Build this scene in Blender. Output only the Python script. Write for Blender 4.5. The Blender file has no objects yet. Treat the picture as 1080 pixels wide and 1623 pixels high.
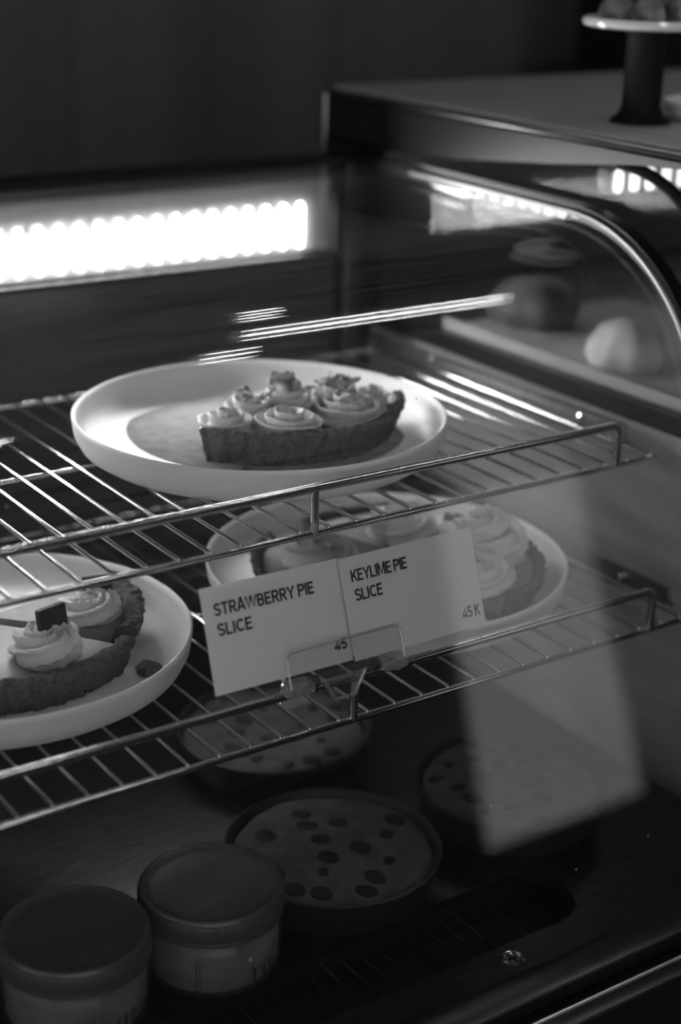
import bpy, math, random
from mathutils import Vector, Matrix, noise
random.seed(7)
C = bpy.context.scene.collection
S = bpy.context.scene
U = 0.02            # one modelling unit = 20 mm (the shelf wire pitch)
Z0 = 1.20           # height of the upper shelf above the floor
PI = math.pi
def W(x, y, z): return Vector((x*U, y*U, Z0 + z*U))

# ------------------------------------------------------------------ camera, world, exposure
LED_POWER = 14.5
TUBE_POWER = 38.0
WINDOW_POWER = 0.75
LEFT_FILL_POWER = 0.85
FRONT_FILL_POWER = 1.35
cam_d = bpy.data.cameras.new('camera'); cam = bpy.data.objects.new('camera', cam_d); C.objects.link(cam)
yaw, pit, rol = 0.6097, -0.3623, 0.0269
f = Vector((math.sin(yaw)*math.cos(pit), math.cos(yaw)*math.cos(pit), math.sin(pit)))
rt = Vector((math.cos(yaw), -math.sin(yaw), 0)); up = rt.cross(f)
r2 = rt*math.cos(rol) + up*math.sin(rol); u2 = up*math.cos(rol) - rt*math.sin(rol)
M = Matrix((r2, u2, -f)).transposed().to_4x4(); M.translation = W(-24.2151, -35.9829, 16.9968)
cam.matrix_world = M
cam_d.sensor_fit = 'VERTICAL'; cam_d.sensor_height = 36.0; cam_d.sensor_width = 24.0
cam_d.lens = 2537.9/1623*36.0
cam_d.clip_start = 0.05; cam_d.clip_end = 30
cam_d.dof.use_dof = True
cam_d.dof.focus_distance = (W(0.3, 0.0, -1.0) - M.translation).dot(f)
cam_d.dof.aperture_fstop = 3.2
S.camera = cam
w = bpy.data.worlds.new('World'); S.world = w; w.use_nodes = True
w.node_tree.nodes['Background'].inputs[0].default_value = (0.004, 0.004, 0.004, 1)
S.view_settings.view_transform = 'Standard'; S.view_settings.look = 'None'
S.view_settings.exposure = 0.0; S.view_settings.gamma = 1.0; S.view_settings.use_curve_mapping = False
S.cycles.use_denoising = True
S.cycles.transparent_max_bounces = 24
S.cycles.max_bounces = 12

# ------------------------------------------------------------------ materials (the picture is black and white: greys)
def mat(name, v, rough=0.5, metal=0.0, spec=0.5, coat=0.0, sss=0.0):
    m = bpy.data.materials.new(name); m.use_nodes = True
    b = m.node_tree.nodes['Principled BSDF']
    b.inputs['Base Color'].default_value = (v, v, v, 1); b.inputs['Roughness'].default_value = rough
    b.inputs['Metallic'].default_value = metal; b.inputs['Specular IOR Level'].default_value = spec
    b.inputs['Coat Weight'].default_value = coat
    if sss:
        b.inputs['Subsurface Weight'].default_value = sss
        b.inputs['Subsurface Radius'].default_value = (0.01, 0.01, 0.01)
        b.inputs['Subsurface Scale'].default_value = 0.3
    return m
def noisy(m, v0, v1, scale=200.0, detail=6, bump=0.0, p0=0.35, p1=0.65, stretch=None):
    nt = m.node_tree; b = nt.nodes['Principled BSDF']
    tc = nt.nodes.new('ShaderNodeTexCoord'); n = nt.nodes.new('ShaderNodeTexNoise')
    n.inputs['Scale'].default_value = scale; n.inputs['Detail'].default_value = detail
    if stretch:
        mp = nt.nodes.new('ShaderNodeMapping'); mp.inputs['Scale'].default_value = stretch
        nt.links.new(tc.outputs['Object'], mp.inputs['Vector']); nt.links.new(mp.outputs['Vector'], n.inputs['Vector'])
    else:
        nt.links.new(tc.outputs['Object'], n.inputs['Vector'])
    r = nt.nodes.new('ShaderNodeValToRGB')
    r.color_ramp.elements[0].position = p0; r.color_ramp.elements[1].position = p1
    r.color_ramp.elements[0].color = (v0, v0, v0, 1); r.color_ramp.elements[1].color = (v1, v1, v1, 1)
    nt.links.new(n.outputs['Fac'], r.inputs['Fac']); nt.links.new(r.outputs['Color'], b.inputs['Base Color'])
    if bump:
        bp = nt.nodes.new('ShaderNodeBump'); bp.inputs['Strength'].default_value = bump; bp.inputs['Distance'].default_value = 0.001
        nt.links.new(n.outputs['Fac'], bp.inputs['Height']); nt.links.new(bp.outputs['Normal'], b.inputs['Normal'])
    return m
def emis(name, s):
    m = bpy.data.materials.new(name); m.use_nodes = True; nt = m.node_tree
    nt.nodes.remove(nt.nodes['Principled BSDF'])
    e = nt.nodes.new('ShaderNodeEmission'); e.inputs['Strength'].default_value = s
    nt.links.new(e.outputs[0], nt.nodes['Material Output'].inputs[0]); return m
def clear(name, tint=0.97, rough=0.015, r0=0.04, r1=1.0, diffuse=0.0, specks=False):
    """thin clear sheet: Fresnel mirror over a straight-through pane"""
    m = bpy.data.materials.new(name); m.use_nodes = True; nt = m.node_tree
    nt.nodes.remove(nt.nodes['Principled BSDF']); N = nt.nodes.new; L = nt.links.new
    t = N('ShaderNodeBsdfTransparent'); t.inputs[0].default_value = (tint, tint, tint, 1)
    g = N('ShaderNodeBsdfGlossy'); g.inputs['Roughness'].default_value = rough; g.inputs[0].default_value = (1, 1, 1, 1)
    lw = N('ShaderNodeLayerWeight'); lw.inputs['Blend'].default_value = 0.5
    pw = N('ShaderNodeMath'); pw.operation = 'POWER'; pw.inputs[1].default_value = 5
    ma = N('ShaderNodeMath'); ma.operation = 'MULTIPLY_ADD'; ma.inputs[1].default_value = r1-r0; ma.inputs[2].default_value = r0
    L(lw.outputs['Facing'], pw.inputs[0]); L(pw.outputs[0], ma.inputs[0])
    mx = N('ShaderNodeMixShader'); L(ma.outputs[0], mx.inputs[0])
    base = t
    if diffuse or specks:
        d = N('ShaderNodeBsdfDiffuse'); d.inputs[0].default_value = (.8, .8, .8, 1)
        m2 = N('ShaderNodeMixShader'); m2.inputs[0].default_value = diffuse
        if specks:                                  # greasy wiping streaks along the pane, lit through from inside
            tl = N('ShaderNodeBsdfTranslucent'); tl.inputs[0].default_value = (.8, .8, .8, 1)
            c0 = N('ShaderNodeTexCoord'); mp = N('ShaderNodeMapping'); mp.inputs['Scale'].default_value = (2.5, 120, 120); L(c0.outputs['Object'], mp.inputs['Vector'])
            n0 = N('ShaderNodeTexNoise'); n0.inputs['Scale'].default_value = 3; n0.inputs['Detail'].default_value = 5; L(mp.outputs['Vector'], n0.inputs['Vector'])
            k0 = N('ShaderNodeMath'); k0.operation = 'MULTIPLY_ADD'; k0.inputs[1].default_value = .034; k0.inputs[2].default_value = -.0125; k0.use_clamp = True; L(n0.outputs['Fac'], k0.inputs[0])
            m3 = N('ShaderNodeMixShader'); L(k0.outputs[0], m3.inputs[0]); L(t.outputs[0], m3.inputs[1]); L(tl.outputs[0], m3.inputs[2]); t = m3
        if specks:
            tc = N('ShaderNodeTexCoord'); vo = N('ShaderNodeTexVoronoi'); vo.inputs['Scale'].default_value = 55
            L(tc.outputs['Object'], vo.inputs['Vector'])
            lt = N('ShaderNodeMath'); lt.operation = 'LESS_THAN'; lt.inputs[1].default_value = 0.035
            L(vo.outputs['Distance'], lt.inputs[0])
            no = N('ShaderNodeTexNoise'); no.inputs['Scale'].default_value = 9; L(tc.outputs['Object'], no.inputs['Vector'])
            gt = N('ShaderNodeMath'); gt.operation = 'GREATER_THAN'; gt.inputs[1].default_value = 0.56; L(no.outputs['Fac'], gt.inputs[0])
            mu = N('ShaderNodeMath'); mu.operation = 'MULTIPLY'; L(lt.outputs[0], mu.inputs[0]); L(gt.outputs[0], mu.inputs[1])
            mm = N('ShaderNodeMath'); mm.operation = 'MULTIPLY_ADD'; mm.inputs[1].default_value = .5; mm.inputs[2].default_value = diffuse
            L(mu.outputs[0], mm.inputs[0]); L(mm.outputs[0], m2.inputs[0])
        L(t.outputs[0], m2.inputs[1]); L(d.outputs[0], m2.inputs[2]); base = m2
    L(base.outputs[0], mx.inputs[1]); L(g.outputs[0], mx.inputs[2])
    L(mx.outputs[0], nt.nodes['Material Output'].inputs[0]); return m

GLASS = clear('curved_glass', 0.96, 0.012, 0.05, specks=True, diffuse=0.002)
PANE = clear('pane_glass', 0.95, 0.05, 0.008, 0.35)
PLASTIC = clear('clear_plastic', 0.97, 0.06, 0.05, diffuse=0.015)
EDGE = clear('plastic_edge', 0.8, 0.12, 0.16, 1.0, diffuse=0.16)
JARPL = clear('jar_plastic', 0.96, 0.08, 0.01, 0.35, diffuse=0.02)
CHROME = mat('chromed_steel', 0.72, 0.13, 1.0)
STEEL = noisy(mat('brushed_steel', 0.3, 0.32, 1.0), 0.22, 0.36, 60, 3, stretch=(1, 30, 1))
DECK = noisy(mat('dark_deck_steel', 0.1, 0.3, 0.9), 0.03, 0.055, 12, 3, stretch=(4, 30, 1))
BLACK = mat('black_frame', 0.008, 0.35)
BLACKM = mat('black_matt', 0.006, 0.7, spec=0.2)
TRIM = mat('polished_edge', 0.75, 0.38, 1.0)
CERAMIC = mat('white_glazed_ceramic', 0.72, 0.45, spec=.3)
PAPER = noisy(mat('baking_paper', 0.3, 0.85, spec=.1), 0.19, 0.27, 90, 4)
CARD = mat('card_paper', 0.84, 0.75, spec=0.2)
_n = CARD.node_tree; _t = _n.nodes.new('ShaderNodeBsdfTranslucent'); _t.inputs[0].default_value = (.8, .8, .8, 1)      # thin paper lets some light through
_m = _n.nodes.new('ShaderNodeMixShader'); _m.inputs[0].default_value = .35; _o = _n.nodes['Material Output']
_n.links.new(_n.nodes['Principled BSDF'].outputs[0], _m.inputs[1]); _n.links.new(_t.outputs[0], _m.inputs[2]); _n.links.new(_m.outputs[0], _o.inputs[0])
INK = mat('black_ink', 0.012, 0.7)
CRUST = noisy(mat('biscuit_crust', 0.2, 0.9, spec=0.15), 0.065, 0.11, 330, 8, bump=1.0)
CRUSTD = noisy(mat('dark_biscuit_crust', 0.13, 0.9, spec=0.15), 0.07, 0.12, 330, 8, bump=1.0)
CREAM = mat('whipped_cream', 0.62, 0.55, spec=0.25)
JAM = mat('dark_fruit_jam', 0.05, 0.3)
CUSTARD = noisy(mat('pale_custard', 0.4, 0.45), 0.2, 0.29, 60, 6, bump=0.15)
CHOC = mat('dark_chocolate', 0.014, 0.6, spec=.25)
BERRY = noisy(mat('dried_berry', 0.3, 0.6), 0.16, 0.5, 200, 3)
CAKE = noisy(mat('pale_cake', 0.4, 0.8), 0.045, 0.085, 70, 6, bump=0.4)
PAN = mat('dark_baking_pan', 0.012, 0.45)
LID = mat('frosted_lid', 0.06, 0.34, coat=0.15)
MOUSSE = noisy(mat('cream_mousse', 0.2, 0.8, spec=.1), 0.085, 0.13, 35, 4)
REFL = mat('white_reflector', 0.3, 0.45)
POSTM = mat('dark_steel_post', 0.1, 0.4, 1.0)
REAR = noisy(mat('rear_panel', 0.05, 0.28, spec=0.5), 0.035, 0.06, 8, 4, stretch=(1, 1, 14))
LED = emis('led_lens', LED_POWER*8)
CASEFILL = emis('case_fill_tube', 7.0)
LEDH = emis('dim_led_lens', 1.6)
TUBE = emis('fluorescent_tube', TUBE_POWER)
FRONTFILL = emis('front_fill_light', FRONT_FILL_POWER)
LEFTFILL = emis('left_fill_light', LEFT_FILL_POWER)
DAY = emis('daylight_pane', WINDOW_POWER)

# ------------------------------------------------------------------ mesh helpers (unit coordinates, local to the object)
class MB:
    def __init__(s): s.v = []; s.f = []
    def add(s, vs, fs):
        o = len(s.v); s.v += [tuple(p) for p in vs]; s.f += [tuple(i+o for i in q) for q in fs]
    def box(s, x0, x1, y0, y1, z0, z1, b=0.0):
        if b <= 0:
            vs = [(x, y, z) for z in (z0, z1) for y in (y0, y1) for x in (x0, x1)]
            s.add(vs, [(0, 2, 3, 1), (4, 5, 7, 6), (0, 1, 5, 4), (2, 6, 7, 3), (0, 4, 6, 2), (1, 3, 7, 5)]); return
        def ring(i, z): return [(x0+i+b, y0+i, z), (x1-i-b, y0+i, z), (x1-i, y0+i+b, z), (x1-i, y1-i-b, z), (x1-i-b, y1-i, z), (x0+i+b, y1-i, z), (x0+i, y1-i-b, z), (x0+i, y0+i+b, z)]
        rings = [ring(b*.6, z0), ring(0, z0+b*.6), ring(0, z1-b*.6), ring(b*.6, z1)]
        s.rings(rings, True, True)
    def rings(s, rings, cap0=False, cap1=False, closed=True):
        n = len(rings[0]); vs = [p for r in rings for p in r]; fs = []
        for i in range(len(rings)-1):
            for j in range(n if closed else n-1):
                k = (j+1) % n; fs.append((i*n+j, i*n+k, (i+1)*n+k, (i+1)*n+j))
        if cap0: fs.append(tuple(range(n))[::-1])
        if cap1: fs.append(tuple(range((len(rings)-1)*n, len(rings)*n)))
        s.add(vs, fs)
    def tube(s, path, r, seg=14, round_ends=True, sect=None):
        P = [Vector(p) for p in path]; n = len(P); T = []
        for i in range(n): T.append((P[min(i+1, n-1)]-P[max(i-1, 0)]).normalized())
        a = Vector((0, 0, 1)) if abs(T[0].z) < .9 else Vector((1, 0, 0))
        N = (a - T[0]*a.dot(T[0])).normalized(); rings = []; R = r if callable(r) else (lambda t: r)
        for i in range(n):
            N = (N - T[i]*N.dot(T[i])).normalized(); B = T[i].cross(N); t = i/max(1, n-1)
            def ring(c, rr): return [c + (N*math.cos(2*PI*k/seg)+B*math.sin(2*PI*k/seg))*rr*(sect(2*PI*k/seg, t) if sect else 1) for k in range(seg)]
            if i == 0 and round_ends:
                for q in (80, 55, 28): rings.append(ring(P[0]-T[0]*R(0)*math.sin(math.radians(q)), R(0)*math.cos(math.radians(q))))
            rings.append(ring(P[i], R(t)))
            if i == n-1 and round_ends:
                for q in (28, 55, 80): rings.append(ring(P[-1]+T[-1]*R(1)*math.sin(math.radians(q)), R(1)*math.cos(math.radians(q))))
        s.rings(rings, True, True)
    def lathe(s, prof, seg=64, c=(0, 0, 0), rmod=None):
        rings = []
        for (r, z) in prof:
            rings.append([(c[0]+(r*(rmod(2*PI*k/seg, r, z) if rmod else 1))*math.cos(2*PI*k/seg), c[1]+(r*(rmod(2*PI*k/seg, r, z) if rmod else 1))*math.sin(2*PI*k/seg), c[2]+z) for k in range(seg)])
        s.rings(rings, True, True)
    def sector(s, prof, a0, a1, step, fn=None):
        """closed (r, z) profile swept from angle a0 to a1 with capped cut faces"""
        n = max(2, int(abs(a1-a0)/step)); rings = []
        for i in range(n+1):
            a = a0 + (a1-a0)*i/n; ring = []
            for j, (r, z) in enumerate(prof):
                p = Vector((r*math.cos(a), r*math.sin(a), z))
                if fn: p = fn(p, r, z, a)
                ring.append(p)
            rings.append(ring)
        s.rings(rings, True, True)
    def prism(s, poly, x0, x1):
        """(y, z) polygon extruded along x"""
        s.rings([[(x0, y, z) for y, z in poly], [(x1, y, z) for y, z in poly]], True, True)
    def build(s, name, m, parent=None, smooth=True, loc=None, angle=40):
        me = bpy.data.meshes.new(name); me.from_pydata([(x*U, y*U, z*U) for x, y, z in s.v], [], s.f); me.update()
        import bmesh
        bm = bmesh.new(); bm.from_mesh(me); bmesh.ops.recalc_face_normals(bm, faces=bm.faces); bm.to_mesh(me); bm.free()
        if smooth:
            me.polygons.foreach_set('use_smooth', [True]*len(me.polygons))
            me.set_sharp_from_angle(angle=math.radians(angle))
        me.materials.append(m); o = bpy.data.objects.new(name, me); C.objects.link(o)
        if parent: o.parent = parent
        if loc: o.location = loc
        return o
def tag(o, label, cat, group=None):
    o['label'] = label; o['category'] = cat
    if group: o['group'] = group
    return o
def thing(name, label, cat, x, y, z, rz=0, group=None):
    o = bpy.data.objects.new(name, None); C.objects.link(o); o.location = W(x, y, z); o.rotation_euler = (0, 0, rz)
    o.empty_display_size = .01
    return tag(o, label, cat, group)
def struct(name, mb, m, smooth=False):
    o = mb.build(name, m, None, smooth, W(0, 0, 0)); o['kind'] = 'structure'; return o
def copy_tree(o, parent=None):
    c = o.copy(); C.objects.link(c)
    if parent: c.parent = parent
    for ch in list(o.children): copy_tree(ch, c)
    return c

# ------------------------------------------------------------------ the room
X0, X1, Y0, Y1, FZ, CZ = -150, 190, -132, 58, -Z0/U, 76
def box(*a, **k):
    m = MB(); m.box(*a, **k); return m
FLOORM = noisy(mat('dark_floor', 0.05, 0.5), 0.04, 0.06, 5)
WALLM = noisy(mat('dark_panelled_wall', 0.06, 0.6), 0.075, 0.105, 2.2, 2, stretch=(3, 1, .04))
CEILM = mat('dark_ceiling', 0.02, 0.9)
WALLF = mat('dark_shop_wall', 0.035, 0.8)
struct('floor', box(X0, X1, Y0, Y1, FZ-5, FZ), FLOORM)
struct('ceiling', box(X0, X1, Y0, Y1, CZ, CZ+4), CEILM)
m = MB()
m.box(X0, X1, Y1, Y1+4, FZ, CZ)
for k in range(34):
    x = X0 + 10*k; m.box(x+.06, x+9.94, Y1-.15, Y1+.2, FZ, CZ)
struct('wall_back', m, WALLM)
m = MB(); sy0, sy1, sz0, sz1 = -130, 38, -42, 70
m.box(X0-4, X0, Y0, sy0, FZ, CZ); m.box(X0-4, X0, sy1, Y1, FZ, CZ); m.box(X0-4, X0, sy0, sy1, FZ, sz0); m.box(X0-4, X0, sy0, sy1, sz1, CZ)
struct('wall_left', m, WALLF)
struct('fill_panel_left', box(X0-3, X0-2, sy0, sy1, sz0, sz1), LEFTFILL)  # unseen glowing panel added as fill light from the left
struct('wall_right', box(X1, X1+4, Y0, Y1, FZ, CZ), WALLF)
quad = [(88.5, 7.5), (116, 7.5), (133, 58), (106, 58)]      # window mirrored in the curved glass, its slant shaped to fit that reflection
m = MB()
m.box(X0, X1, Y0-4, Y0, FZ, -30); m.box(10, X1, Y0-4, Y0, -30, 7.5); m.box(X0, X1, Y0-4, Y0, 58, CZ); m.box(X0, -142, Y0-4, Y0, -30, 58)
m.rings([[(x, y, z) for x, z in ((10, 7.5), quad[0], quad[3], (10, 58))] for y in (Y0-4, Y0)], True, True)
m.rings([[(x, y, z) for x, z in (quad[1], (X1, 7.5), (X1, 58), quad[2])] for y in (Y0-4, Y0)], True, True)
struct('wall_front', m, WALLF)
m = MB(); m.rings([[(x, y, z) for x, z in quad] for y in (Y0-3, Y0-2)], True, True)
struct('window_1', m, DAY)
struct('fill_panel_front', box(-142, 10, Y0-3, Y0-2, -30, 58), FRONTFILL)  # unseen glowing panel added to brighten the cards from in front

# ------------------------------------------------------------------ ceiling lights (they show as the thin lines in the curved glass)
def ceiling_light(x0, x1, y, label, gap=3.0):
    t = thing('ceiling_light', label, 'light', (x0+x1)/2, y, CZ)
    h = (x1-x0)/2
    b = MB(); b.box(-h-1, h+1, -gap/2-1.6, gap/2+1.6, -1.2, 0, .3); b.build('housing', mat('lamp_housing', .3, .5), t)
    for s in (-1, 1):
        q = MB(); q.tube([(-h, s*gap/2, -2.2), (h, s*gap/2, -2.2)], .3, 12); q.build('tube', TUBE, t)
    return t
ceiling_light(38.5, 64, -0.6, 'long twin tube ceiling light mirrored as the long double streak above the plate')
ceiling_light(35.5, 39.5, -13.6, 'short twin tube ceiling light mirrored as bright dash at the plate rim')
ceiling_light(39.2, 42, 14.2, 'short twin tube ceiling light mirrored as faint dash highest in the glass', 2.5)
ceiling_light(-6.0, 24.8, -54.6, 'long twin tube ceiling light mirrored at the left border of the glass')

# ------------------------------------------------------------------ the pastry display case
HX = 14.2                       # half length
DZ = -12.2                      # deck
BY = 19.2                       # rear
def glass_profile(off=0.0, ztop=7.15, R=7.0, n=22, zbot=DZ):
    """(y, z) line of the curved front pane from the rear edge of the top down to the deck"""
    cy, cz = 5.73, ztop-R; a_end = math.radians(66.45); pts = [(BY, ztop+off)]
    for y in (15, 11, 8): pts.append((y, ztop+off))
    for i in range(n+1):
        a = a_end*i/n; pts.append((cy-(R+off)*math.sin(a), cz+(R+off)*math.cos(a)))
    y, z = pts[-1]; pts.append((y-.436*(z-zbot), zbot)); return pts
P0 = glass_profile(0.0)
case = thing('display_case', 'curved glass countertop pastry display case with black frame, filling the picture', 'display case', 0, 0, DZ)
def cp(mb, name, m, parent=case, smooth=True):   # part of the case, given in scene units
    mb.v = [(x, y, z-DZ) for x, y, z in mb.v]; return mb.build(name, m, parent, smooth)
m = MB(); P1 = glass_profile(-.25); m.prism(P0 + P1[::-1], -HX, HX); cp(m, 'curved_glass', GLASS)
for s, x in ((1, HX), (-1, -HX-.25)):
    m = MB(); PE = glass_profile(-.3); m.prism(PE + [(BY, DZ)], x-.0 if s > 0 else x, x+.25); cp(m, 'end_pane', PANE)
    m = MB(); A = glass_profile(.25); B = glass_profile(-.25); x0 = x+.25 if s > 0 else x-.6; m.prism(A+B[::-1], x0, x0+.6); cp(m, 'end_frame', BLACK)
    m = MB(); pts = glass_profile(.05)[1:]; m.tube([(x+.12, y, z) for y, z in pts], .075, 10); cp(m, 'edge_trim', TRIM)
    m = MB(); m.box(x-.35, x+.45, BY-.6, BY+.4, DZ, 7.1, .1); cp(m, 'corner_post', POSTM)
m = MB(); m.box(-HX-.6, HX+.85, BY-.1, BY+1.2, 6.6, 7.35, .15); cp(m, 'top_beam', BLACK)
m = MB(); m.box(-HX, HX, BY+.3, BY+.8, DZ, 6.8); cp(m, 'rear_panel', REAR, smooth=False)
# deck with the slot of the air vent cut out
vx0, vx1, vy0, vy1 = -13.2, 7.0, -5.75, -2.95
m = MB(); r = (vy1-vy0)/2; yc = (vy0+vy1)/2
front, back = -7.1, BY+.3
def deck_quad(m, x0, x1, y0, y1): m.box(x0, x1, y0, y1, DZ-.3, DZ)
deck_quad(m, -HX, HX, vy1, back); deck_quad(m, -HX, HX, front, vy0); deck_quad(m, -HX, vx0, vy0, vy1); deck_quad(m, vx1, HX, vy0, vy1)
for sgn in (1, -1):                                   # round the slot end
    arc = [(vx1-r+r*math.sin(math.radians(a)), yc+sgn*r*math.cos(math.radians(a))) for a in range(0, 91, 6)]
    poly = arc + [(vx1, yc+sgn*r)]
    m.rings([[(x, y, DZ-.3) for x, y in poly], [(x, y, DZ) for x, y in poly]], True, True)
cp(m, 'deck', DECK, smooth=False)
m = MB(); m.box(vx0-.2, vx1+.2, vy0-.2, vy1+.2, DZ-1.6, DZ-1.4); m.box(vx0-.2, vx1+.2, vy0-.2, vy0, DZ-1.5, DZ-.3); m.box(vx0-.2, vx1+.2, vy1, vy1+.2, DZ-1.5, DZ-.3)
vent = cp(m, 'air_vent', BLACKM, smooth=False)
m = MB()
k = 0; x = vx0+.5
while x < vx1-2.0:
    m.tube([(x+.25*math.sin(PI*i/8), vy0+.15+(vy1-vy0-.3)*i/8, DZ-.4-.3*math.sin(PI*i/8)) for i in range(9)], .04, 6); x += .62
cp(m, 'vent_grille', mat('black_plastic_rib', 0.01, 0.22))
def screw(x, y, z, parent):
    m = MB(); m.lathe([(0, 0), (.36, 0), (.36, .06), (.3, .12), (.24, .1), (.2, .06), (0, .06)], 28, (x, y, z))
    cp(m, 'screw', CHROME, parent)
    m = MB(); m.box(x-.17, x+.17, y-.035, y+.035, z+.055, z+.075); m.box(x-.035, x+.035, y-.17, y+.17, z+.055, z+.075); cp(m, 'screw_slot', BLACKM, parent, False)
for x in (3.1, -9.5): screw(x, -6.45, DZ, case)
m = MB(); m.box(-HX-.8, HX+.8, -8.3, -7.1, DZ-2.2, DZ+.12, .1); m.box(-HX-.8, HX+.8, -9.4, -8.3, DZ-2.2, DZ-.35, .1); cp(m, 'front_rail', BLACK)
m = MB(); m.tube([(-HX-.8, -8.75, DZ-.33), (HX+.8, -8.75, DZ-.33)], .07, 8); cp(m, 'rail_trim', TRIM)
m = MB(); m.box(-HX-.8, HX+.8, -9.4, BY+1.2, FZ+.0, DZ-2.2); cp(m, 'base_cabinet', BLACK, smooth=False)
# light bar
m = MB(); m.box(-13.6, 12.35, 17.55, 18.3, 3.85, 6.75, .12)
lb = cp(m, 'light_bar', REFL)
for x in (12.35, -13.75): m = MB(); m.box(x, x+.15, 17.35, 18.3, 3.85, 6.15, .04); cp(m, 'end_cap', STEEL, lb)
m = MB(); m.box(-13.6, 12.5, 17.0, 18.3, 3.66, 3.84, .04); cp(m, 'lower_lip', BLACKM, lb)  # lip added to hold back light falling on the lower levels
for i in range(31):
    x = 10.8-.803*i
    m = MB(); m.tube([(x, 17.5, 4.25), (x, 17.5, 5.75)], .12, 10); cp(m, 'led', LED, lb)
# shelf brackets on the end panes
for s in (1, -1):
    for z, y0 in ((0, 1.6), (-5.07, -1.2)):
        m = MB(); xx = s*13.95; m.box(xx-.08, xx+.08, y0, 16.5, z-.1, z+.5, .04); m.box(xx-.3, xx+.3, y0, 16.5, z-.25, z-.12, .04)
        b = cp(m, 'shelf_bracket', STEEL)
        for yy in (y0+2.2, 12.5):
            m = MB(); m.lathe([(0, 0), (.16, 0), (.16, .1), (0, .16)], 14); m.v = [(xx-s*.08-s*z_, y_+yy, x_+z+.22) for x_, y_, z_ in m.v]; cp(m, 'bolt', CHROME, b)

# ------------------------------------------------------------------ wire shelves
def wire_shelf(label, z, yf, yb):
    t = thing('wire_shelf', label, 'shelf', 0, yf, z, group=None)
    D = yb-yf
    m = MB(); m.tube([(-13.75, 0, -.13), (13.75, 0, -.13)], .11, 16); m.build('front_rod', CHROME, t)
    m = MB(); m.tube([(-13.6, D, -.13), (13.6, D, -.13)], .11, 12); m.build('rear_rod', CHROME, t)
    m = MB(); m.tube([(-13.6, 8.6, -.13), (13.6, 8.6, -.13)], .075, 10); m.build('cross_rod', CHROME, t)
    for k in range(28):
        x = -13.5+k
        if k in (0, 27):
            m = MB(); m.tube([(x, -.06, 0), (x, D, 0)], .1, 12); m.build('side_rod', CHROME, t)
        else:
            m = MB(); m.tube([(x, .0, 0), (x, D, 0)], .062, 10); m.build('wire', CHROME, t)
    H = 1.27; pts = []
    a = .32
    pts = [(-12, 0, H-a-.15)] + [(-12+a-a*math.cos(math.radians(q)), 0, H-a+a*math.sin(math.radians(q))) for q in range(0, 91, 15)]
    pts += [(x, 0, H) for x in (-9, -6, -3, 0, 3, 6, 9)]
    pts += [(12-a+a*math.sin(math.radians(q)), 0, H-a+a*math.cos(math.radians(q))) for q in range(0, 91, 15)] + [(12, 0, H-a-.15)]
    m = MB(); m.tube(pts, .135, 16); m.build('lip_rail', CHROME, t)
    for x in (-12, 0, 12):
        m = MB(); m.tube([(x, 0, -.13), (x, 0, H-.3 if x else H-.08)], .135, 14, False); m.build('post', CHROME, t)
    return t
ZL, YL = -5.07, -2.235
wire_shelf('upper chrome wire shelf carrying the single round plate of strawberry tart', 0, 0, 15.9)
wire_shelf('lower chrome wire shelf carrying two plates and the price cards', ZL, YL, 15.9)

# ------------------------------------------------------------------ plates
PLATE = [(0, .06), (4.5, .06), (4.6, 0), (4.95, 0), (5.05, .06), (5.5, .2), (5.88, .45), (6.06, .8), (6.13, 1.25), (6.14, 1.36), (6.09, 1.42), (6.0, 1.38),
         (5.95, 1.2), (5.85, .9), (5.62, .62), (5.25, .45), (4.8, .39), (4.2, .37), (0, .37)]
def plate(x, y, z, label, sc=1.0):
    m = MB(); m.lathe([(r*sc, h) for r, h in PLATE], 112)
    o = m.build('plate', CERAMIC, None, True, W(x, y, z), 60); return tag(o, label, 'plate', 'serving plates on the wire shelves')
ZP = .064
plate(2.32, 6.75, ZP, 'round white plate on the upper shelf under a strawberry tart slice')
plate(-7.7, 5.8, ZL+ZP, 'round white plate on the lower shelf, cut by the left border of the photo', .98)
plate(5.95, 4.4, ZL+ZP, 'round white plate half hidden behind the price cards on the lower shelf')
PF = ZP + .37
m = MB(); m.lathe([(0, 0), (4.68, 0), (4.7, .012), (4.68, .025), (0, .025)], 90)
o = m.build('paper_liner', PAPER, None, True, W(3.18, 7.75, PF)); tag(o, 'round grey baking paper liner lying on the upper plate beside the tart', 'paper')

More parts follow.
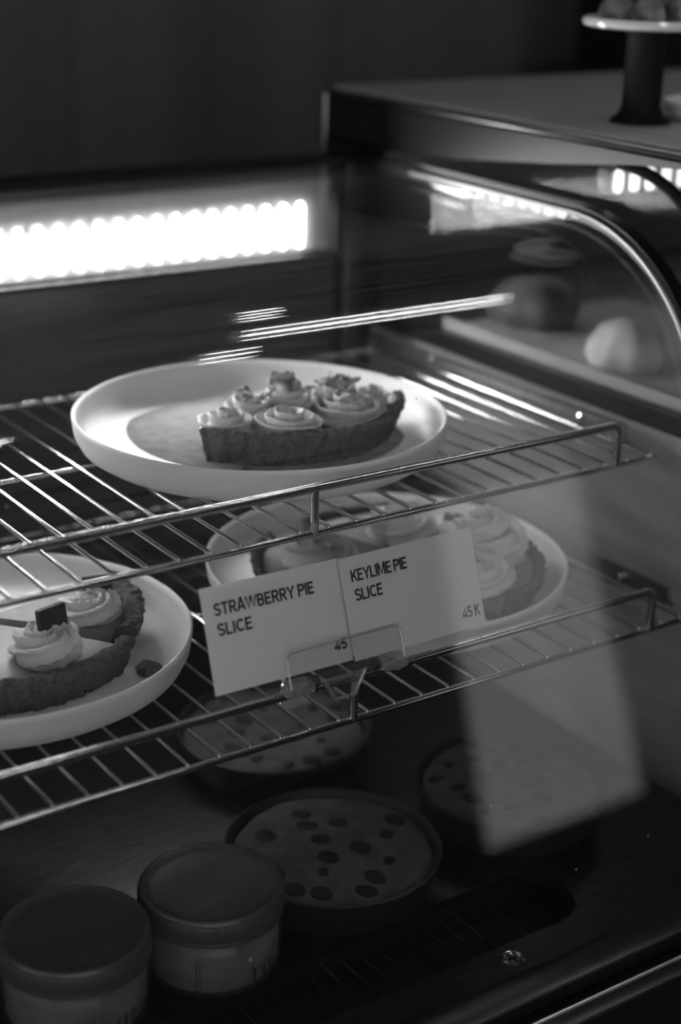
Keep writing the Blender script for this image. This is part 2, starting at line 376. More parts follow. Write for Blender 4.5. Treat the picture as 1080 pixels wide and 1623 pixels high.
# ------------------------------------------------------------------ tarts
NFL = 44
def crust_pt(seed, fl_amp, rough):
    def fn(p, r, z, a):
        if r > 4.15 + .38*z - .06 and r > 4.1:
            fl = abs(math.sin(NFL*a/2)); k = 1 - fl_amp*(1-fl)**1.5; p = Vector((p.x*k, p.y*k, p.z))
        sd = Vector((seed, seed*.7, 0))
        d = noise.noise_vector(p*1.1+sd)*.06 + noise.noise_vector(p*4.5+sd)*.055*rough + noise.noise_vector(p*11+sd)*.05*rough
        if z < .02: d.z = 0
        return p + d
    return fn
def tart_slice(t, a0, a1, seed, crust, fill, top=.88, wall=.36, sc=1.0, fl_amp=.026, rough=1.0):
    prof = [(.06, 0), (1.5, 0), (3, 0), (4.22, 0)] + [(4.22+.43*i/12, 1.12*i/12) for i in range(1, 12)] + [(4.63, 1.1), (4.56, 1.16), (4.64-wall*.5, 1.17), (4.66-wall*.85, 1.13), (4.64-wall, 1.04), (4.58-wall, .8), (4.5-wall, .3), (2.5, .26), (.06, .26)]
    m = MB(); m.sector([(r*sc, z) for r, z in prof], a0, a1, math.radians(.6), crust_pt(seed, fl_amp, rough)); m.build('crust', crust, t, True, None, 50)
    w_ = 4.64-wall
    m = MB(); m.sector([(r*sc, z) for r, z in [(.05, .2), (2, .2), (w_-.05, .2), (w_, top-.04), (w_-.2, top), (3, top+.02), (1.5, top+.02), (.05, top)]], a0+.012, a1-.012, math.radians(2),
                       lambda p, r, z, a: p + noise.noise_vector(p*1.5+Vector((seed, 3, 0)))*(.03 if z > .5 else 0)); m.build('filling', fill, t, True, None, 50)
def rosette(parent, x, y, z, R, H, turns=2.4, rt=.3, lobes=5, twist=7.0, ph=0.0, hand=1, name='cream_rosette', m_=None, amp=.26):
    n = 150; path = []
    for i in range(n):
        t = i/(n-1); th = ph + hand*2*PI*turns*t; rr = (R-rt*.9)*(1-t)**.85
        path.append((rr*math.cos(th), rr*math.sin(th), rt*.75 + (H-rt*1.6)*(t**1.15)))
    q = MB()
    q.tube(path, lambda t: rt*(1-.35*t) * (1 if t < .9 else max(.12, (1-t)/.1)), 30, True, lambda a, t: 1+amp*math.cos(lobes*a+twist*2*PI*t*turns/2.4))
    q.lathe([(0, 0), (R*.84, 0), (R*.74, H*.2), (R*.42, H*.45), (R*.16, H*.6), (0, H*.65)], 40)
    q.v = [(a+x, b+y, c+z) for a, b, c in q.v]
    return q.build(name, m_ or CREAM, parent, True, None, 75)
def rose(parent, x, y, z, R, H, ph=0.0, hand=1, turns=3.3, seed=0):
    """piped rose: one thin ribbon of cream wound in a spiral, its upper edge leaning outwards"""
    n = int(turns*56); rings = []
    for i in range(n+1):
        t = i/n; th = ph + hand*2*PI*turns*t; rr = .06 + (R-.2)*(1-t)**.9
        wob = noise.noise(Vector((math.cos(th)*1.6+seed, math.sin(th)*1.6, t*3)))
        rr *= 1+.07*wob
        h = (H*(.42+.58*t**.8))*(1+.12*noise.noise(Vector((th*.8, seed, 1)))); fade = min(1, t/.05, (1-t)/.03+.15)
        lean = .17*(1-.6*t)*(1+.6*wob); sec = []
        for (u, v) in ((.13, -.02), (.12, .3), (.10, .55), (.13, .8), (.12, .95), (.075, 1.0), (.025, .95), (-.01, .78), (-.06, .55), (-.11, .3), (-.13, -.02)):
            q = rr + (u + lean*max(v, 0)**1.6)*(.4+.6*fade); sec.append((x+q*math.cos(th), y+q*math.sin(th), z+v*h*(.3+.7*fade)))
        rings.append(sec)
    m = MB(); m.rings(rings, True, True)
    m.lathe([(0, 0), (R*.98, 0), (R*.95, H*.12), (R*.75, H*.28), (R*.35, H*.55), (0, H*.68)], 40, (x, y, z))
    return m.build('cream_rosette', CREAM, parent, True, None, 80)
def bits(parent, name, spots, size, m_, seed=1):
    rnd = random.Random(seed); q = MB()
    for (x, y, z) in spots:
        s = size*rnd.uniform(.6, 1.3); pts = [Vector((rnd.uniform(-1, 1), rnd.uniform(-1, 1), rnd.uniform(-.5, .8)))*s for _ in range(6)]
        a, b, c, d = pts[:4]; o = Vector((x, y, z)); k = Vector((0, 0, s*.35))
        q.add([a+o, b+o, c+o, d+o, a+o+k, b+o+k, c+o+k, d+o+k], [(0, 1, 2), (0, 2, 3), (4, 6, 5), (4, 7, 6), (0, 4, 5, 1), (1, 5, 6, 2), (2, 6, 7, 3), (3, 7, 4, 0)])
    o = q.build(name, m_, parent, False); o['kind'] = 'stuff'; return o

# strawberry tart on the upper plate
tc = (3.3, 7.85); t = thing('strawberry_tart', 'fluted strawberry tart slice with piped cream swirls on the upper plate', 'tart', tc[0], tc[1], PF+.025)
tart_slice(t, math.radians(-149.5), math.radians(-26.5), 2.0, CRUST, JAM, .82, .42)
spots = [(.62, 5.95, .95, .75, 1.0), (2.15, 4.85, 1.15, .85, -1), (3.35, 6.75, 1.05, 1.0, 1), (4.75, 5.15, 1.25, .9, 1), (1.9, 6.75, .9, .9, -1), (5.05, 6.3, .95, .95, -1), (6.1, 5.75, .75, .75, 1)]
rnd = random.Random(4)
for i, (x, y, R, H, hd) in enumerate(spots):
    r_ = rose(t, x-tc[0], y-tc[1], .78, R, H, i*1.7, hd, 3.2 if R > 1 else 2.7, i*3.1)
    if i in (2, 3, 4, 5):
        sp = []
        for k in range(11 if i in (2, 5) else 6):
            a = rnd.uniform(0, 6.28); q = rnd.uniform(0, R*.8); sp.append((x-tc[0]+q*math.cos(a), y-tc[1]+q*math.sin(a), .74+H*.98*(1-.45*q/R)+.1))
        bits(r_, 'dried_berry_crumble', sp, .3, BERRY, i+3)
m = MB(); m.lathe([(0, 0), (.16, .02), (.2, .09), (.12, .17), (0, .2)], 10, rmod=lambda a, r, z: 1+.3*math.sin(3*a+z*20)); o = m.build('crumb', CRUST, None, True, W(.1, 4.15, PF+.02)); tag(o, 'small loose crust crumb at the foot of the strawberry tart', 'crumb', 'loose crumbs on the plates')

# custard tart in two slices on the left plate
def choc(parent, x, y, z, w, h, rz, lean=.18):
    q = MB(); q.box(-w/2, w/2, -.09, .09, -.25, h, .03)
    c, s = math.cos(rz), math.sin(rz)
    q.v = [((a+.0)*c-(b+lean*k)*s+x, a*s+(b+lean*k)*c+y, k+z) for a, b, k in q.v]
    return q.build('chocolate_piece', CHOC, parent, True, None, 30)
ft = (-7.55, 6.45); t = thing('custard_tart_slice', 'custard tart slice nearest the lower lip rail with cream swirl and square chocolate', 'tart', ft[0], ft[1], ZL+PF)
tart_slice(t, math.radians(-128), math.radians(-51), 5.0, CRUSTD, CUSTARD, .9, .55, 1.045, .018, 1.5)
rx, ry = -6.96-ft[0], 3.38-ft[1]
r_ = rosette(t, rx, ry, .9, 1.15, 1.0, 2.3, .42, 6, 9.0, .5, 1, amp=.34); choc(r_, rx+.25, ry+.1, 1.35, 1.02, 1.0, .25)
bt = (-7.4, 6.95); t = thing('custard_tart_slice', 'custard tart slice behind the cut, its cream swirl under the upper shelf rod', 'tart', bt[0], bt[1], ZL+PF)
tart_slice(t, math.radians(-48.5), math.radians(8), 9.0, CRUSTD, CUSTARD, .9, .62, 1.045, .018, 1.6)
rx, ry = -4.6-bt[0], 5.35-bt[1]
r_ = rosette(t, rx, ry, .9, .95, .9, 2.3, .36, 6, 9.0, 2.5, 1, amp=.34); choc(r_, rx+.3, ry+.15, 1.2, .9, .8, -.2, .3)
m = MB(); m.lathe([(0, 0), (.3, .03), (.38, .16), (.28, .34), (.1, .42), (0, .43)], 14, rmod=lambda a, r, z: 1+.22*math.sin(3*a+z*9)+.1*math.sin(7*a)); o = m.build('crumb', CRUSTD, None, True, W(-4.2, 2.45, ZL+PF)); tag(o, 'large loose crumb beside the custard tart on the left plate', 'crumb', 'loose crumbs on the plates')

# key lime pie slices on the plate behind the cards
lt = (6.35, 3.75)
for a0, a1, lab, rs, off in ((-80, 36, 'key lime pie slice at the right end of the cards with white cream', [(9.0, 2.9, 1.7, 1.95), (7.2, 1.15, 1.4, 1.0)], (0.05, 0)),
                             (48, 108, 'key lime pie slice at the back of the plate behind the cards', [(7.6, 6.0, 1.4, 1.0)], (.25, .45)),
                             (120, 205, 'key lime pie slice with dark crust peeking over the strawberry card', [(3.7, 4.9, 1.45, .95)], (-.6, .35))):
    t = thing('lime_pie_slice', lab, 'pie', lt[0]+off[0], lt[1]+off[1], ZL+PF)
    tart_slice(t, math.radians(a0), math.radians(a1), a0*.1, CRUSTD, CUSTARD, .95, .4)
    for i, (x, y, R, H) in enumerate(rs): rosette(t, x-lt[0]-off[0], y-lt[1]-off[1], .9, R, H, 2.2, R*.3, 6, 8.0, i+a0, 1)

# ------------------------------------------------------------------ price cards in the clear clip
def arc(cx, cy, rx, ry, a0, a1, n=10):
    return [(cx+rx*math.cos(math.radians(a0+(a1-a0)*i/n)), cy+ry*math.sin(math.radians(a0+(a1-a0)*i/n))) for i in range(n+1)]
def glyph(ch):
    """grotesque capital of height 1: strokes and width"""
    h = .085
    G = {'I': ([[(.1, 0), (.1, 1)]], .2), 'L': ([[(.1, 1), (.1, h), (.58, h)]], .6), 'T': ([[(0, 1-h), (.66, 1-h)], [(.33, 0), (.33, 1-h)]], .66),
         'E': ([[(.6, h), (.1, h), (.1, 1-h), (.6, 1-h)], [(.1, .52), (.56, .52)]], .63), 'A': ([[(.05, 0), (.36, 1), (.4, 1), (.71, 0)], [(.17, .3), (.59, .3)]], .76),
         'W': ([[(.05, 1), (.27, .02), (.5, .94), (.54, .94), (.77, .02), (.99, 1)]], 1.04), 'Y': ([[(.04, 1), (.36, .45), (.68, 1)], [(.36, 0), (.36, .45)]], .72),
         'K': ([[(.1, 0), (.1, 1)], [(.65, 1), (.14, .42)], [(.3, .58), (.68, 0)]], .71), 'M': ([[(.1, 0), (.1, .97), (.14, .97), (.46, .12), (.78, .97), (.82, .97), (.82, 0)]], .92),
         'P': ([[(.1, 0), (.1, 1-h)] + [(.36, 1-h)] + arc(.4, .7, .2, .215, 80, -80) + [(.36, .485), (.1, .485)]], .67),
         'R': ([[(.1, 0), (.1, 1-h)] + [(.36, 1-h)] + arc(.4, .7, .2, .215, 80, -80) + [(.36, .485), (.1, .485)], [(.36, .48), (.62, 0)]], .7),
         'B': ([[(.1, h), (.1, 1-h), (.36, 1-h)] + arc(.38, .72, .18, .195, 80, -80) + [(.36, .525), (.1, .525)], [(.36, .525)] + arc(.4, .305, .2, .22, 80, -80) + [(.36, h), (.1, h)]], .68),
         'C': ([arc(.42, .5, .32, .415, 45, 315, 18)], .76), 'S': ([arc(.34, .72, .24, .2, 20, 250, 12) + arc(.34, .29, .25, .205, 90, -160, 12)], .66),
         '4': ([[(.48, 0), (.48, .95), (.07, .28), (.07, .24), (.66, .24)]], .68), '5': ([[(.57, 1-h), (.15, 1-h), (.11, .52)] + arc(.32, .33, .24, .25, 125, -150, 12)], .66)}
    return G.get(ch, ([], .2))
def strip(pts, w_):
    """polyline -> left/right points with mitred joints"""
    n = len(pts); L_, R_ = [], []
    for i in range(n):
        d = []
        if i > 0: d.append((pts[i][0]-pts[i-1][0], pts[i][1]-pts[i-1][1]))
        if i < n-1: d.append((pts[i+1][0]-pts[i][0], pts[i+1][1]-pts[i][1]))
        nn = []
        for a, b in d:
            l = math.hypot(a, b) or 1e-9; nn.append((-b/l, a/l))
        nx, ny = sum(k[0] for k in nn)/len(nn), sum(k[1] for k in nn)/len(nn); q = max(.3, nx*nx+ny*ny)
        nx, ny = nx/q*w_/2, ny/q*w_/2
        L_.append((pts[i][0]+nx, pts[i][1]+ny)); R_.append((pts[i][0]-nx, pts[i][1]-ny))
    return L_, R_
def text_part(s_, width, height, x, y, parent, stroke=.165, track=.06, bow=lambda x: 0.0):
    """sans capitals printed on a card: fitted to the given width and cap height, lower left corner at x, y"""
    items = []; pen = 0
    for ch in s_:
        g, adv = glyph(ch)
        for st in g: items.append([(px+pen, py) for px, py in st])
        pen += adv + track
    k = width/(pen-track); q = MB()
    for st in items:
        L_, R_ = strip([(px*k, py*height) for px, py in st], stroke*height)
        for i in range(len(L_)-1):
            q.add([(a+x, -.012+bow(a+x), b+y) for a, b in (L_[i], L_[i+1], R_[i+1], R_[i])], [(0, 1, 2, 3)])
    return q.build('lettering', INK, parent, False)
def card(name, label, pBL, pBR, pTL, pTR, bow=0.0):
    BL, BR, TL, TR = [Vector(p) for p in (pBL, pBR, pTL, pTR)]
    ex = ((BR-BL)+(TR-TL)).normalized(); ez = ((TL-BL)+(TR-BR)); ez = (ez-ex*ez.dot(ex)).normalized(); ey = ez.cross(ex)
    wdt = ((BR-BL).length+(TR-TL).length)/2; hgt = ((TL-BL).length+(TR-BR).length)/2
    t = thing(name, label, 'card', 0, 0, 0, group='price cards')
    o_ = W(*BL)
    t.matrix_world = Matrix.Translation(o_) @ Matrix((ex, ey, ez)).transposed().to_4x4()
    q = MB(); n = 12; fr = [(wdt*i/n, bow*math.sin(PI*i/n)) for i in range(n+1)]
    rings = [[(x, b, 0), (x, b, hgt), (x, b+.02, hgt), (x, b+.02, 0)] for x, b in fr]
    q.rings(rings, True, True); q.build('sheet', CARD, t, True, None, 30)
    return t, wdt, hgt
t, cw, ch = card('price_card', 'white price card lettered STRAWBERRY PIE SLICE clipped to the lower lip rail', (-4.72, -2.42, -3.1), (-.2, -2.40, -3.13), (-4.68, -1.45, -.28), (-.12, -1.46, -.36))
text_part('STRAWBERRY PIE', 3.25, .35, .34, ch-.82, t, .18); text_part('SLICE', 1.1, .35, .36, ch-1.38, t, .18); text_part('45', .42, .32, cw-.56, .38, t, .19)
t, cw, ch = card('price_card', 'white price card lettered KEYLIME PIE SLICE 45K clipped to the lower lip rail', (-.24, -2.6, -3.12), (4.62, -2.6, -3.14), (-.3, -1.68, -.36), (4.52, -1.55, -.32))
text_part('KEYLIME PIE', 2.0, .35, .33, ch-.73, t, .165, .03); text_part('SLICE', .98, .35, .36, ch-1.29, t, .17, .03); text_part('45 K', .66, .34, cw-.82, .32, t, .15)

t = thing('card_clip', 'clear plastic card clip gripping the lower lip rail at its middle post', 'clip', -.55, YL, ZL+1.27)
def rounded_plate(m, x0, x1, z0, z1, y0, y1, r=.25):
    pl = []
    for cx, cz, a in ((x1-r, z1-r, 0), (x0+r, z1-r, 90), (x0+r, z0+r, 180), (x1-r, z0+r, 270)):
        for k in range(0, 91, 15): pl.append((cx+r*math.cos(math.radians(a+k)), cz+r*math.sin(math.radians(a+k))))
    m.rings([[(x, y0+ (.33*(z-z0)), z) for x, z in pl], [(x, y1+(.33*(z-z0)), z) for x, z in pl]], True, True)
def flap(name, x0, x1, z0, z1, y0):
    m = MB(); rounded_plate(m, x0, x1, z0, z1, y0, y0+.05); o = m.build(name, PLASTIC, t, True, None, 30)
    m = MB(); r = .22; pts = [(x0, z0), (x0, z1-r)] + [(x0+r-r*math.cos(math.radians(k)), z1-r+r*math.sin(math.radians(k))) for k in (30, 60, 90)] + [(x1-r+r*math.sin(math.radians(k)), z1-r+r*math.cos(math.radians(k))) for k in (0, 30, 60, 90)] + [(x1, z0)]
    m.tube([(x, y0+.33*(z-z0)-.01, z) for x, z in pts], .032, 8); m.build('flap_edge', EDGE, o)
flap('front_flap', -1.95, 1.95, .42, 1.4, -.52)
flap('back_flap', -1.95, 1.95, .42, 1.6, -.1)
m = MB(); m.box(-.85, 1.0, -.38, -.05, .2, .46, .06); m.build('hinge_bar', PLASTIC, t, True, None, 30)
for a, b in ((-2.05, -1.12), (1.22, 2.12)):
    m = MB(); m.box(a, b, -.58, .02, .15, .5, .1); o = m.build('hinge_block', EDGE, t, True, None, 30)
    m = MB(); m.lathe([(0, 0), (.13, 0), (.15, .05), (0, .09)], 16); m.v = [((a+b)/2+x, -.58-z_, .32+y) for x, y, z_ in m.v]; m.build('rivet', EDGE, o)
for x in (-1.0, 1.1):
    m = MB(); m.tube([(x-.12, -.2, .33), (x+.12, -.2, .33)], .18, 14, False); m.build('pivot_pin', mat('dark_plastic', .02, .4), t)
pl = [(-.65, .3), (.75, .3), (.42, -.42), (-.28, -.42)]
m = MB(); m.rings([[(x, -.26, z) for x, z in pl], [(x, -.18, z) for x, z in pl]], True, True); o = m.build('grip_tab', PLASTIC, t, True, None, 30)
m = MB(); m.tube([(x, -.24, z) for x, z in (pl[0], pl[3], pl[2], pl[1])], .055, 8); m.build('tab_edge', EDGE, o)
m = MB(); m.box(-1.6, -.8, .2, .8, -.62, -.54, .03); o = m.build('release_lever', EDGE, t, True, None, 30)

# ------------------------------------------------------------------ speckled cakes in dark pans on the deck
def chip_cake(x, y, R, top, label, seed):
    t = thing('cake', label, 'cake', x, y, DZ, group='speckled cakes on the deck'); rnd = random.Random(seed); H = top-DZ
    m = MB(); m.lathe([(0, 0), (R*.98, 0), (R+.3, H-.06), (R+.34, H+.04), (R+.26, H+.08), (R+.1, H-.1), (R*.95, .1), (0, .1)], 72); m.build('baking_pan', PAN, t)
    m = MB()
    m.lathe([(0, .1), (R*.94, .1), (R+.05, H-.2), (R*.97, H-.06), (R*.8, H+.0), (R*.4, H+.03), (0, H+.04)], 72, rmod=lambda a, r, z: 1+.012*math.sin(5*a)+.006*math.sin(17*a)); cake = m.build('sponge', CAKE, t)
    done = []; tries = 0
    while len(done) < 17 and tries < 900:
        tries += 1
        a = rnd.uniform(0, 6.28); q = R*.9*math.sqrt(rnd.random()); px, py = q*math.cos(a), q*math.sin(a)
        if all((px-u)**2+(py-v)**2 > .75**2 for u, v in done): done.append((px, py))
    for px, py in done:
        s = rnd.uniform(.18, .38); zz = H+.03 - .08*(px*px+py*py)/(R*R)
        m = MB(); m.lathe([(0, 0), (s, 0), (s*.95, .05), (s*.5, .08), (0, .085)], 16, rmod=lambda a, r, z: 1+.12*math.sin(2*a+s*30)); m.v = [(a+px, b+py, c+zz-.01) for a, b, c in m.v]; m.build('chocolate_chip', CHOC, t)
chip_cake(.95, -.02, 3.15, -11.0, 'round speckled cake in dark pan just behind the clear lidded jar', 3)
chip_cake(3.6, 7.7, 3.2, -11.0, 'round speckled cake in dark pan seen through the lower shelf under the card clip', 5)
chip_cake(8.45, .15, 3.0, -11.0, 'round speckled cake in dark pan at the right, partly veiled by window reflection', 8)

# ------------------------------------------------------------------ tiramisu jars
def serif(word, h):
    """didone style capitals as strokes: list of (polyline, width) per letter, plus advance"""
    T, t = .15*h, .05*h; out = []; x = 0
    def S(pts, w_): out.append(([(x+a*h, b*h) for a, b in pts], w_))
    for ch in word:
        if ch == 'T': S([(0, .97), (.7, .97)], t); S([(.35, 0), (.35, 1)], T); S([(.2, .02), (.5, .02)], t); S([(.02, 1), (.02, .78)], t); S([(.68, 1), (.68, .78)], t); adv = .8
        elif ch == 'I': S([(.15, 0), (.15, 1)], T); S([(0, .02), (.3, .02)], t); S([(0, .98), (.3, .98)], t); adv = .42
        elif ch == 'R':
            S([(.15, 0), (.15, 1)], T); S([(0, .02), (.3, .02)], t); S([(0, .98), (.3, .98)], t)
            S([(.15, .98)]+[(.35+.22*math.sin(math.radians(k)), .74+.24*math.cos(math.radians(k))) for k in range(0, 181, 20)]+[(.15, .5)], .09*h); S([(.32, .5), (.7, .02), (.78, .02)], .11*h); adv = .82
        elif ch == 'A': S([(.05, .02), (.4, 1)], t); S([(.38, 1), (.72, 0)], T); S([(.18, .35), (.58, .35)], t); S([(-.03, .02), (.15, .02)], t); S([(.58, .02), (.84, .02)], t); adv = .86
        elif ch == 'M': S([(.12, 0), (.12, 1)], t); S([(.14, 1), (.5, .05)], T); S([(.5, .05), (.85, 1)], t); S([(.88, 0), (.88, 1)], T); S([(0, .02), (.24, .02)], t); S([(.74, .02), (1.02, .02)], t); S([(0, .98), (.16, .98)], t); S([(.86, .98), (1.02, .98)], t); adv = 1.1
        elif ch == 'S': S([(.5, .75)]+[(.28+.2*math.cos(math.radians(k)), .76+.22*math.sin(math.radians(k))) for k in range(20, 260, 20)]+[(.27+.23*math.cos(math.radians(k)), .26+.25*math.sin(math.radians(k))) for k in range(80, -170, -20)], .09*h); adv = .62
        elif ch == 'U': S([(.15, 1), (.15, .3)]+[(.41-.26*math.cos(math.radians(k)), .28-.26*math.sin(math.radians(k))) for k in range(0, 181, 20)]+[(.67, 1)], .1*h); S([(0, .98), (.3, .98)], t); S([(.55, .98), (.8, .98)], t); adv = .88
        elif ch == 'J': S([(.25, 1), (.25, .1), (.1, 0)], .1*h); adv = .5
        elif ch == 'O': S([(.35+.3*math.cos(math.radians(k)), .5+.48*math.sin(math.radians(k))) for k in range(0, 361, 24)], .09*h); adv = .8
        elif ch == 'F': S([(.15, 0), (.15, 1)], T); S([(.1, .98), (.55, .98)], t); S([(.1, .52), (.45, .52)], t); adv = .66
        else: adv = .45
        x += (adv+.1)*h
    return out, x
def wrap(m, strokes, R, a0, z0):
    for pts, w_ in strokes:
        for (p, q) in zip(pts[:-1], pts[1:]):
            d = math.hypot(q[0]-p[0], q[1]-p[1]) or 1e-6; nx, nz = -(q[1]-p[1])/d*w_/2, (q[0]-p[0])/d*w_/2; k = max(1, int(d/.08))
            for i in range(k):
                c = [(p[0]+(q[0]-p[0])*j/k, p[1]+(q[1]-p[1])*j/k) for j in (i, i+1)]
                qd = [(c[0][0]+nx, c[0][1]+nz), (c[1][0]+nx, c[1][1]+nz), (c[1][0]-nx, c[1][1]-nz), (c[0][0]-nx, c[0][1]-nz)]
                m.add([(R*math.cos(a0+s/R), R*math.sin(a0+s/R), z0+z) for s, z in qd], [(0, 1, 2, 3)])
def jar(x, y, aT, label):
    t = thing('dessert_jar', label, 'jar', x, y, DZ, group='tiramisu jars at the front of the deck'); R = 2.1
    m = MB(); m.lathe([(0, .0), (1.75, 0), (1.95, .08), (2.06, .3), (2.08, 1.3), (2.04, 1.6), (1.9, 1.82), (1.88, 1.95), (1.88, 2.2), (1.84, 2.2), (1.84, 1.9), (1.98, 1.55), (2.02, 1.3), (2.0, .35), (1.9, .15), (1.7, .08), (0, .08)], 96); m.build('body', JARPL, t)
    m = MB(); m.lathe([(0, .1), (1.68, .1), (1.86, .18), (1.96, .36), (1.98, 1.3), (1.93, 1.55), (1.8, 1.72), (0, 1.74)], 80); m.build('tiramisu', MOUSSE, t)
    m = MB(); m.lathe([(0, 2.55), (1.7, 2.55), (1.84, 2.58), (2.0, 2.68), (2.06, 2.66), (2.11, 2.58), (2.11, 2.5)], 96)
    m.lathe([(2.11, 2.5), (2.125, 2.46), (2.125, 2.02), (2.1, 1.98)], 360, rmod=lambda a, r, z: 1+.009*(math.sin(120*a) > 0))
    m.lathe([(2.1, 1.98), (2.12, 1.9), (2.1, 1.84), (1.9, 1.84), (1.9, 2.4), (0, 2.45)], 96); m.build('lid', LID, t, True, None, 35)
    m = MB(); st, wd = serif('TIRAMISU', .5); wrap(m, st, 2.088, aT, .34); st2, w2 = serif('A JAR OF', .15); wrap(m, st2, 2.088, aT+(wd*.5-w2*.5)/2.088-.18, 1.0)
    m.build('lettering', INK, t, False)
    m = MB()
    for c in (-.06, .06):
        z = .35
        while z < 1.2:
            l = random.uniform(.04, .12); wrap(m, [([(c, z), (c, z+l)], .035)], 2.086, aT-.74, 0); z += l+.03
    m.build('small_print', INK, t, False)
    return t

jar(-4.4, -1.58, -1.54, 'clear jar of tiramisu with frosted ribbed lid, the complete one beside the cake')
jar(-8.72, -1.5, -2.43, 'clear jar of tiramisu with dark lid, cropped by the bottom left corner')

# ------------------------------------------------------------------ the taller display case to the right
NX0, NX1, NT = 15.2, 52.0, 9.8
nc = thing('display_case', 'taller black display case standing right behind the curved glass case', 'display case', (NX0+NX1)/2, 8, FZ)
def np_(mb, name, m, parent=nc, smooth=True):
    mb.v = [(x-(NX0+NX1)/2, y-8, z-FZ) for x, y, z in mb.v]; return mb.build(name, m, parent, smooth)
TOPM = mat('grey_laminate_top', 0.38, 0.45)
m = MB(); m.box(NX0, NX1, -1.5, 22.4, NT-.45, NT-.12); np_(m, 'top_frame', BLACK)
m = MB(); m.box(NX0+.25, NX1-.25, -1.25, 22.15, NT-.15, NT, .05); np_(m, 'top_panel', TOPM)
m = MB(); m.tube([(NX0, -1.5, NT-.28), (NX0, 22.4, NT-.28)], .08, 8); m.tube([(NX0, 22.4, NT-.28), (NX0, 22.4, 6)], .08, 8); np_(m, 'edge_trim', STEEL)
m = MB(); m.prism([(22.4, 7.5), (18, 7.6), (13, 7.93), (8, 8.45), (3.6, 9.0), (-1.5, NT-.45), (-1.5, NT-.35), (22.4, NT-.35)], NX0, NX0+.5); m.box(NX0, NX0+.5, 18.6, 22.4, FZ, 7.7); np_(m, 'side_header', BLACK)
GB = 0.9
m = MB(); m.box(NX0, NX0+.5, -2.5, 18.6, GB-.7, GB); m.box(NX0, NX1, -2.5, -2.0, GB-.7, GB); np_(m, 'sill', BLACK)
SIDEM = noisy(mat('side_metal', .4, .5, .0), .30, .38, 6, 3, stretch=(1, 1, 8))
m = MB(); m.box(NX0+.05, NX0+.5, -2.3, 22.2, FZ, GB-.7); m.box(NX0, NX1, -2.3, -1.9, FZ, GB-.7); np_(m, 'base_panel', SIDEM, smooth=False)
m = MB(); m.box(NX0+.5, NX1, -2, 22, GB-.5, GB-.2); np_(m, 'deck', STEEL, smooth=False)
prof = [(18.6, 7.55), (13, 7.93), (8, 8.45), (4.5, 8.9)] + [(4.5-6*math.sin(math.radians(a)), 2.9+6*math.cos(math.radians(a))) for a in range(8, 81, 8)] + [(-2.2, GB), (18.6, GB)]
m = MB(); m.prism(prof, NX0+.15, NX0+.35); np_(m, 'side_pane', PANE)
arc = [(4.5, 8.9)] + [(4.5-6*math.sin(math.radians(a)), 2.9+6*math.cos(math.radians(a))) for a in range(8, 81, 8)] + [(-2.2, GB)]
m = MB(); m.tube([(NX0+.25, y, z) for y, z in arc], .22, 8); np_(m, 'front_trim', BLACK)
m = MB(); m.prism(arc+[(y+.2, z-.1) for y, z in arc[::-1]], NX0+.5, NX1); np_(m, 'front_glass', PANE)
m = MB(); m.box(NX0+.5, NX1, 21.6, 22.2, GB, NT-.4); np_(m, 'rear_panel', REAR, smooth=False)
m = MB(); m.box(NX0+1.3, NX1-1, 6.1, 6.8, 7.5, 8.4, .1); lb2 = np_(m, 'light_bar', REFL)
for i in range(24):
    x = NX0+1.7+.8*i; m = MB(); m.tube([(x, 6.05, 7.75), (x, 6.05, 8.2)], .2, 10); np_(m, 'led', LEDH, lb2)

m = MB(); m.tube([(NX0+2, 19.5, 8.9), (NX1-2, 19.5, 8.9)], .3, 10); np_(m, 'fill_tube', CASEFILL)  # hidden glowing tube added to brighten the inside of this case

# things in the taller case, blurred behind the end pane
def bun(x, y, z, r, h, label, mm):
    m = MB(); m.lathe([(0, 0), (r*.85, 0), (r, h*.25), (r*.97, h*.5), (r*.75, h*.82), (r*.4, h*.97), (0, h)], 40, rmod=lambda a, r_, z_: 1+.05*math.sin(3*a+z_)+.03*math.sin(8*a))
    o = m.build('bread_loaf', mm, None, True, W(x, y, z)); return tag(o, label, 'bread')
BREAD = noisy(mat('pale_bread', .6, .7), .6, .8, 40, 5)
m = MB(); m.box(15.9, 26, -1.0, 14.5, GB-.2, GB+.05, .08); m.box(15.9, 16.1, -1.0, 14.5, GB, GB+.4, .05); o = m.build('tray', mat('pale_tray', .4, .5), None, True, W(0, 0, 0)); tag(o, 'blurred pale tray on the deck of the taller case behind the end pane', 'tray')
bun(18.2, 6.1, GB+.05, 1.5, 1.75, 'blurred pale loaf on the tray in the taller case, right beside the black frame', BREAD)
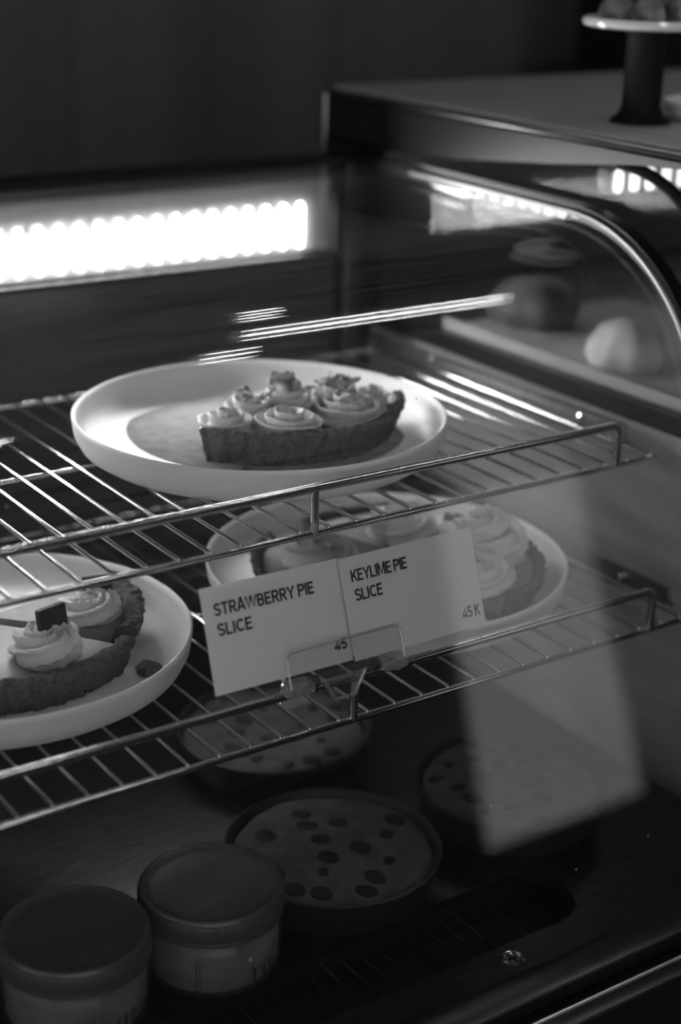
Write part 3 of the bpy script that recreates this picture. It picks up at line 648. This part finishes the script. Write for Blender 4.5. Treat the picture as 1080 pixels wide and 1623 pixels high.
bun(19.6, 13.0, GB+.05, 1.9, 1.9, 'blurred dark loaf at the back of the tray in the taller case', noisy(mat('dark_bread', .1, .6), .07, .12, 40, 5))

# cake stand and saucer on top of the taller case
t = thing('cake_stand', 'glass cake stand on black stem atop the taller case, upper right corner', 'cake stand', 18.85, 7.2, NT)
m = MB(); m.lathe([(0, 0), (1.1, 0), (1.1, .12), (.85, .3), (.72, .6), (.7, 3.1), (.9, 3.35), (0, 3.35)], 48); m.build('stem', BLACKM, t)
m = MB(); m.lathe([(0, 3.35), (2.1, 3.35), (2.3, 3.42), (2.36, 3.55), (2.3, 3.68), (2.2, 3.7), (2.15, 3.6), (0, 3.6)], 64); m.build('dish', mat('thick_glass', .75, .12, coat=.5), t)
for i, (a, r, R_) in enumerate(((2.9, 1.3, .62), (3.9, 1.35, .6), (5.0, 1.25, .62), (.6, 1.2, .65), (1.8, 1.25, .6))):
    m = MB(); m.lathe([(0, 0), (R_*.8, 0), (R_, .25), (R_*.9, .55), (R_*.5, .8), (0, .85)], 20, rmod=lambda a_, r_, z_: 1+.12*math.sin(5*a_+z_*4))
    m.build('pastry', noisy(mat('stand_pastry', .2, .5), .06, .3, 50, 4), None, True, W(18.85+r*math.cos(a), 7.2+r*math.sin(a), NT+3.6))
    o = bpy.context.scene.collection.objects[-1] if False else [q for q in C.objects if q.name.startswith('pastry')][-1]
    tag(o, 'small dark pastry on the cake stand at the upper right corner', 'pastry', 'pastries on the cake stand')
m = MB(); m.lathe([(r*.42, h*.5) for r, h in PLATE], 64); o = m.build('saucer', CERAMIC, None, True, W(22.7, 6.3, NT)); tag(o, 'white saucer on the taller case beside the cake stand, at the right border', 'saucer')

t = thing('black_box', 'tall black box in the dark background behind the cake stand', 'black_box', 61.0, 45, FZ)  # plain box standing in for an unidentified dark shape
m = MB(); m.box(-7, 7, -5, 5, 0, 16-FZ, .8); m.build('body', BLACKM, t)
m = MB(); m.box(-5, 5, -5.3, -4.9, 9.5-FZ, 13-FZ, .2); m.build('panel', BLACK, t)
